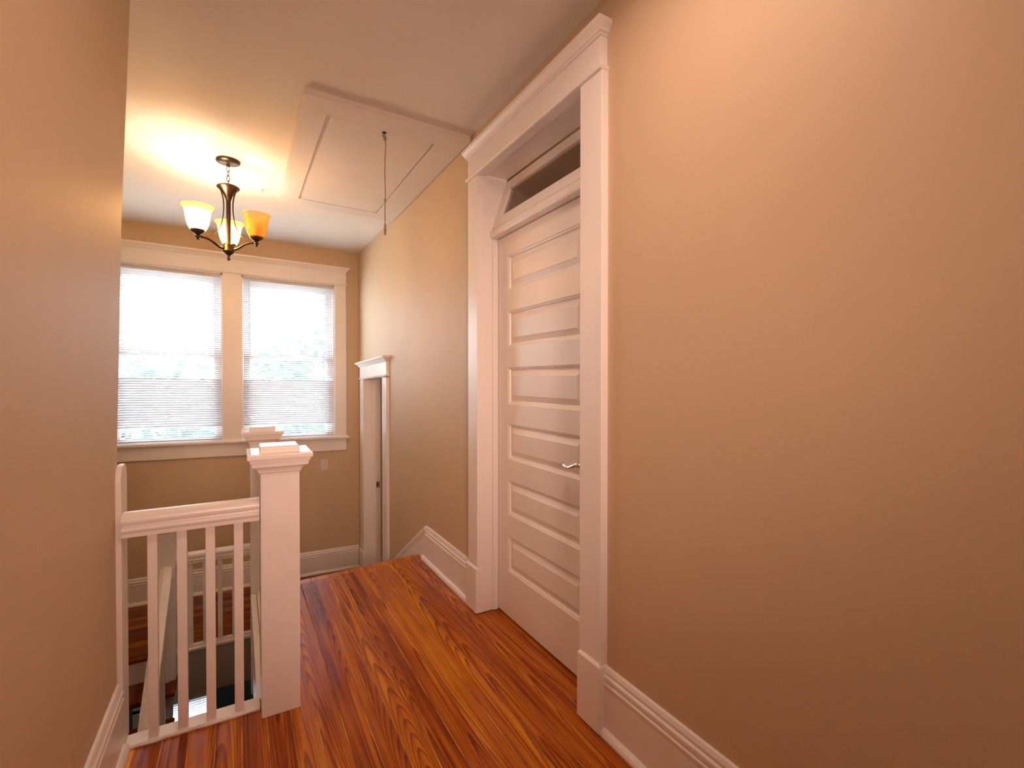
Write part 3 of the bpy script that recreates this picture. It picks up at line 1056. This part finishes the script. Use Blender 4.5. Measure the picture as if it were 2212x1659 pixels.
# railing down the lower flight, from the landing newel towards the viewer
sl = 0.63
rl = thing('stair_railing', (-0.465, 4.16, ZL), 'white handrail descending from the landing newel under the hall', 'railing')
yt, ztp = 4.163, -0.152
rail('handrail', (-0.451, yt, ztp), (-0.451, 2.35, ztp - sl * (yt - 2.35)), rl, (1, 0, 0), HS, 20)
for q in range(1, 7):
    zz = ZL - 0.175 * q
    y = 4.262 - 0.25 * q + 0.14
    MB().box(-0.465, -0.437, y, y + 0.028, zz, ztp - sl * (yt - y) + 0.01).build('baluster', M['rail_paint'], rl)

# railing down the short steps, between the two right-hand newels
rl = thing('stair_railing', (0.13, 3.7, ZL), 'short sloping white railing beside the steps behind the newels', 'railing')
rail('handrail', (0.128, 3.268, 0.700), (0.140, 4.163, 0.085), rl, (1, 0, 0))
for q in range(3):
    y = 3.42 + q * 0.3
    MB().box(0.118, 0.147, y, y + 0.029, -0.19 * (q + 1), 0.700 - 0.687 * (y - 3.268) + 0.006).build('baluster', M['rail_paint'], rl)

# ------------------------------------------------------------------ steps
st = thing('staircase', (0.62, 3.7, ZL), 'short wooden steps from hall down to landing beyond the floor edge', 'stairs')
for q in range(1, 4):
    zt = -0.19 * q + 0.0
    ya = 3.215 + 0.305 * (q - 1)
    MB().box(0.195 if q == 1 else 0.095, XR - 0.016, ya, ya + 0.335, zt - 0.028, zt).build('tread', M['wood'], st, bevel=0.006, origin=(0.6, ya + 0.16, zt))
for q in range(4):
    ya = 3.196 + 0.305 * q
    zt = -0.19 * q - (0.03 if q else 0.028)
    zbm = -0.19 * (q + 1)
    if q == 3:
        zbm = ZL - 0.025
    MB().box(0.22 if q == 0 else 0.095, XR - 0.016, ya + (0.012 if q == 0 else -0.004), ya + (0.016 if q == 0 else 0.012), zbm, zt).build('riser', M['trim'], st)
m = MB()
pts = [(3.268, -0.03), (4.163, -0.66), (4.163, ZL - 0.35), (3.268, -0.40)]
m.rings([[(0.078, y, z) for y, z in pts], [(0.094, y, z) for y, z in pts]])
m.build('stringer', M['trim'], st)

st = thing('staircase', (-0.86, 3.2, -2.9), 'dark wooden flight going down from the landing under the hall', 'stairs')
for q in range(1, 12):
    zt = ZL - 0.175 * q + 0.012
    ya = 4.262 - 0.25 * q - 0.015
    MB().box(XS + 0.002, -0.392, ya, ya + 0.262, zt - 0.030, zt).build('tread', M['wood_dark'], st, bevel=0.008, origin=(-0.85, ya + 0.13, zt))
MB().box(XS + 0.002, -0.405, 4.246, 4.2615, ZL - 0.165, ZL - 0.016).build('riser', M['trim'], st)
m = MB()
pts = [(4.24, ZL - 0.21), (1.6, ZL - 0.21 - 0.70 * 2.64), (1.6, ZL - 0.45 - 0.70 * 2.64), (4.24, ZL - 0.45)]
m.rings([[(-0.455, y, z) for y, z in pts], [(-0.425, y, z) for y, z in pts]])
m.build('stringer', M['grey_wall'], st)

# ------------------------------------------------------------------ attic hatch in the ceiling
zc = H
hx0, hx1, hy0, hy1 = 0.272, XR - 0.004, 2.402, 3.955
ix0, ix1, iy0, iy1 = 0.392, 0.958, 2.535, 3.812
ht = thing('attic_hatch', ((hx0 + hx1) / 2, (hy0 + hy1) / 2, H), 'white ceiling hatch panel with frame and hanging pull cord', 'hatch')
zb = zc - 0.030
for pts in ([(hx0, hy0), (ix0, iy0), (ix0, iy1), (hx0, hy1)], [(hx1, hy0), (hx1, hy1), (ix1, iy1), (ix1, iy0)], [(hx0, hy0), (hx1, hy0), (ix1, iy0), (ix0, iy0)], [(hx0, hy1), (ix0, iy1), (ix1, iy1), (hx1, hy1)]):
    cx = sum(p[0] for p in pts) / 4
    cy = sum(p[1] for p in pts) / 4
    q = [(cx + (x - cx) * 0.9985, cy + (y - cy) * 0.9992) for x, y in pts]
    MB().rings([[(x, y, zb) for x, y in q], [(x, y, zc + 0.002) for x, y in q]]).build('frame_board', M['hatch_paint'], ht, True, bevel=0.0015)
MB().box(ix0 + 0.018, ix1 - 0.009, iy0 - 0.001, iy1 - 0.012, zb - 0.0004, zc).build('hatch_door', M['hatch_paint'], ht, True)
MB().box(ix0 - 0.004, ix1 + 0.004, iy0 - 0.004, iy1 + 0.004, zc - 0.016, zc + 0.003).build('hatch_recess', M['hatch_paint'], ht, True)
px, py = 0.684, 2.557
zh = zb - SH * px - 0.002
m = MB()
pts = [(px, py, zh + 0.004), (px, py, zh - 0.010), (px + 0.008, py, zh - 0.018), (px, py, zh - 0.026), (px - 0.009, py, zh - 0.018), (px - 0.006, py, zh - 0.010)]
m.tube(pts, 0.0022, 7)
m.lathe(px, py, [(0.013, zh + 0.001), (0.013, zh - 0.001), (0.006, zh - 0.004)], 12)
m.build('screw_eye', M['bronze'], ht, smooth_angle=40)
pts = [(px + 0.004 + 0.003 * math.sin(q * 1.3) * (q < 3) + 0.0012 * math.sin(q * 0.9), py, zh - 0.024 - (2.078 - 2.55) * -q / 14.0) for q in range(15)]
cord = MB().tube(pts, 0.0028, 7).build('pull_cord', M['cord'], ht, smooth=True)
zlow = pts[-1][2]
for zk, rk in ((zh - 0.030, 0.010), (2.207, 0.0065), (zlow + 0.002, 0.0075)):
    MB().lathe(px + 0.004, py, [(0.002, zk + rk * 1.3), (rk * 0.8, zk + rk * 0.7), (rk, zk), (rk * 0.75, zk - rk * 0.7), (0.002, zk - rk * 1.3)], 10).build('knot', M['cord'], cord, smooth=True)
m = MB()
for q in range(7):
    an = q * 0.9
    m.tube([(px + 0.004 + 0.003 * math.cos(an), py + 0.003 * math.sin(an), zlow), (px + 0.004 + 0.0045 * math.cos(an), py + 0.0045 * math.sin(an), zlow - 0.02), (px + 0.004 + 0.0035 * math.cos(an + 0.5), py + 0.0035 * math.sin(an), zlow - 0.042 - 0.003 * (q % 3))], 0.0019, 5)
m.build('tassel', M['cord'], cord, smooth=True)

# ------------------------------------------------------------------ sprinkler
sx, sy = 0.156, 3.788
sz = H - SH * sx
sk = thing('sprinkler_head', (sx, sy, sz), 'small white ceiling sprinkler between chandelier and hatch', 'sprinkler')
MB().lathe(sx, sy, [(0.044, sz + 0.001), (0.044, sz - 0.003), (0.036, sz - 0.010), (0.018, sz - 0.014)], 24).build('escutcheon', M['soffit'], sk, smooth_angle=40)
m = MB()
m.lathe(sx, sy, [(0.009, sz - 0.012), (0.009, sz - 0.028), (0.006, sz - 0.030), (0.004, sz - 0.046)], 12)
for s in (-1, 1):
    m.tube([(sx + s * 0.008, sy, sz - 0.026), (sx + s * 0.012, sy, sz - 0.040), (sx + s * 0.003, sy, sz - 0.056)], 0.0018, 6)
m.build('nozzle', M['chrome'], sk, smooth_angle=40)
MB().lathe(sx, sy, [(0.012, sz - 0.057), (0.013, sz - 0.059), (0.004, sz - 0.060)], 14).build('deflector', M['chrome'], sk, smooth_angle=40)

# ------------------------------------------------------------------ chandelier
hx, hyy = -0.046, 3.462
zc0 = H - SH * hx
ch = thing('chandelier', (hx, hyy, zc0), 'bronze three-arm chandelier with amber glass shades, two of them lit', 'chandelier')
MB().lathe(hx, hyy, [(0.066, zc0 + 0.001), (0.068, zc0 - 0.006), (0.064, zc0 - 0.013), (0.040, zc0 - 0.022), (0.012, zc0 - 0.026), (0.010, zc0 - 0.036), (0.006, zc0 - 0.040)], 32).build('canopy', M['bronze'], ch, smooth_angle=50)
lz = zc0 - 0.036
nlink = 4
pitch = (lz - 2.452) / nlink
for q in range(nlink):
    zm = lz - pitch * (q + 0.5)
    a = q % 2 * math.pi / 2 + 0.4
    hh, ww = pitch * 0.62, 0.0085
    pts = [(hx + ww * math.sin(t) * math.cos(a), hyy + ww * math.sin(t) * math.sin(a), zm + hh * math.cos(t)) for t in [2 * math.pi * j / 14 for j in range(15)]]
    MB().tube(pts, 0.0019, 6).build('chain_link', M['bronze'], ch, smooth=True)
m = MB()
m.lathe(hx, hyy, [(0.004, 2.462), (0.012, 2.456), (0.046, 2.452), (0.060, 2.446), (0.064, 2.440), (0.060, 2.434), (0.046, 2.422), (0.030, 2.402), (0.021, 2.382), (0.016, 2.366), (0.014, 2.362), (0.0125, 2.355), (0.0125, 2.085), (0.016, 2.080)], 28)
m.build('column', M['bronze'], ch, smooth_angle=50)
MB().lathe(hx, hyy, [(0.012, 2.092), (0.028, 2.086), (0.030, 2.080), (0.030, 2.052), (0.034, 2.048), (0.034, 2.042), (0.024, 2.030), (0.012, 2.022), (0.007, 2.016)], 28).build('hub', M['bronze'], ch, smooth_angle=45)
MB().lathe(hx, hyy, [(0.006, 2.020), (0.008, 2.012), (0.005, 2.007), (0.010, 1.999), (0.009, 1.991), (0.002, 1.987)], 16).build('finial', M['bronze'], ch, smooth=True)


def bez(p0, p1, p2, p3, n=14):
    out = []
    for k in range(n + 1):
        t = k / n
        out.append(tuple((1 - t) ** 3 * a + 3 * (1 - t) ** 2 * t * b + 3 * (1 - t) * t * t * c + t ** 3 * d for a, b, c, d in zip(p0, p1, p2, p3)))
    return out


R_ARM = 0.176
for idx, (deg, lit) in enumerate(((-31, False), (89, True), (208, True))):
    a = math.radians(deg)
    ca, sa = math.cos(a), math.sin(a)

    def rz_(r, z):
        return (hx + r * ca, hyy + r * sa, z)
    b1 = bez(rz_(0.026, 2.058), rz_(0.075, 2.048), rz_(0.085, 2.112), rz_(R_ARM + 0.006, 2.094))
    MB().tube(b1, 0.0068, 8, 1.15).build('arm', M['bronze'], ch, smooth=True)
    b2 = bez(rz_(0.052, 2.424), rz_(0.012, 2.36), rz_(0.030, 2.235), rz_(0.050, 2.185), 10) + bez(rz_(0.050, 2.185), rz_(0.064, 2.150), rz_(0.090, 2.125), rz_(0.128, 2.106), 8)[1:]
    nb = len(b2)
    MB().tube(b2, [0.0062 - 0.0035 * k / nb for k in range(nb)], 8, 0.6).build('strap', M['bronze'], ch, smooth=True)
    ex, ey = hx + R_ARM * ca, hyy + R_ARM * sa
    MB().lathe(ex, ey, [(0.004, 2.072), (0.008, 2.078), (0.005, 2.084), (0.015, 2.090), (0.015, 2.095), (0.007, 2.099), (0.012, 2.106), (0.027, 2.114), (0.036, 2.124), (0.039, 2.134), (0.034, 2.135)], 24).build('cup', M['bronze'], ch, smooth_angle=50)
    prof = [(0.034, 2.124), (0.041, 2.134), (0.050, 2.152), (0.058, 2.178), (0.063, 2.205), (0.066, 2.230), (0.070, 2.250), (0.077, 2.262), (0.084, 2.268), (0.084, 2.272), (0.077, 2.268), (0.067, 2.256), (0.063, 2.232), (0.060, 2.205), (0.055, 2.178), (0.047, 2.154), (0.038, 2.137), (0.031, 2.128)]
    sh_ = MB().lathe(ex, ey, [(r, z) for r, z in prof[:10]], 36, False, False).build('shade', M['amber'], ch, smooth=True)
    MB().lathe(ex, ey, [(0.010, 2.130), (0.012, 2.146), (0.020, 2.160), (0.026, 2.178), (0.027, 2.192), (0.022, 2.207), (0.010, 2.217), (0.002, 2.219)], 16).build('bulb', M['bulb_on'] if lit else M['bulb_off'], sh_, smooth=True)

# ------------------------------------------------------------------ outdoors, seen through the blinds
struct(MB().box(-14, 14, YB + 0.4, 40, -3.4, -3.2).build('ground', M['ground']), 'pale ground outside the windows', 'ground')
ev = thing('roof_eave', (0, YB + WT, 2.45), 'white roof eave with rafters outside above the windows', 'eave', kind='structure')
MB().box(-3.0, 3.0, YB + WT, 6.35, 2.50, 2.54).build('soffit_board', M['soffit'], ev)
MB().box(-3.0, 3.0, 6.30, 6.34, 2.36, 2.50).build('fascia_board', M['soffit'], ev)
for q in range(5):
    x = -2.2 + q * 1.05
    MB().box(x, x + 0.06, YB + WT, 6.30, 2.40, 2.50).build('rafter', M['soffit'], ev)
MB().tube([(0.95, 6.28, 2.42), (0.62, 5.46, 2.02)], 0.04, 4).build('brace', M['soffit'], ev)


def tree(x, y, h, r, label, seed):
    rnd = random.Random(seed)
    t = thing('tree', (x, y, -3.2), label, 'tree', 'trees outside the windows')
    MB().tube([(x, y, -3.2), (x + 0.1, y, -3.2 + h * 0.4), (x, y + 0.1, -3.2 + h * 0.8)], [0.16, 0.12, 0.05], 8).build('trunk', M['bark'], t, smooth=True)
    vs, fs = [], []
    for k in range(1500):
        th, ph = rnd.uniform(0, 2 * math.pi), math.acos(rnd.uniform(-1, 1))
        rr = r * (0.55 + 0.45 * rnd.random()) * (1 + 0.25 * math.sin(3 * th + seed) * math.sin(2 * ph))
        p = Vector((x + rr * math.sin(ph) * math.cos(th), y + rr * math.sin(ph) * math.sin(th), -3.2 + h * 0.72 + rr * 0.9 * math.cos(ph)))
        d1_ = Vector((rnd.gauss(0, 1), rnd.gauss(0, 1), rnd.gauss(0, 0.5))).normalized()
        d2_ = d1_.cross(Vector((rnd.gauss(0, 1), rnd.gauss(0, 1), rnd.gauss(0, 1)))).normalized()
        s = rnd.uniform(0.06, 0.13)
        i = len(vs)
        vs += [tuple(p - d1_ * s * 1.6), tuple(p + d2_ * s * 0.6), tuple(p + d1_ * s * 1.6), tuple(p - d2_ * s * 0.6)]
        fs.append((i, i + 1, i + 2, i + 3))
    mb = MB()
    mb.v, mb.f = vs, fs
    o = mb.build('foliage', M['leaf'], t)
    o['kind'] = 'stuff'
    return t


tree(1.6, 10.5, 5.6, 1.7, 'leafy tree outside the right window', 1)
tree(-1.9, 12.5, 5.0, 1.6, 'leafy tree outside the left window', 2)
tree(0.1, 15.5, 4.4, 1.5, 'smaller distant tree between the two windows', 3)

for o in bpy.data.objects:
    if '_base' in o:
        del o['_base']
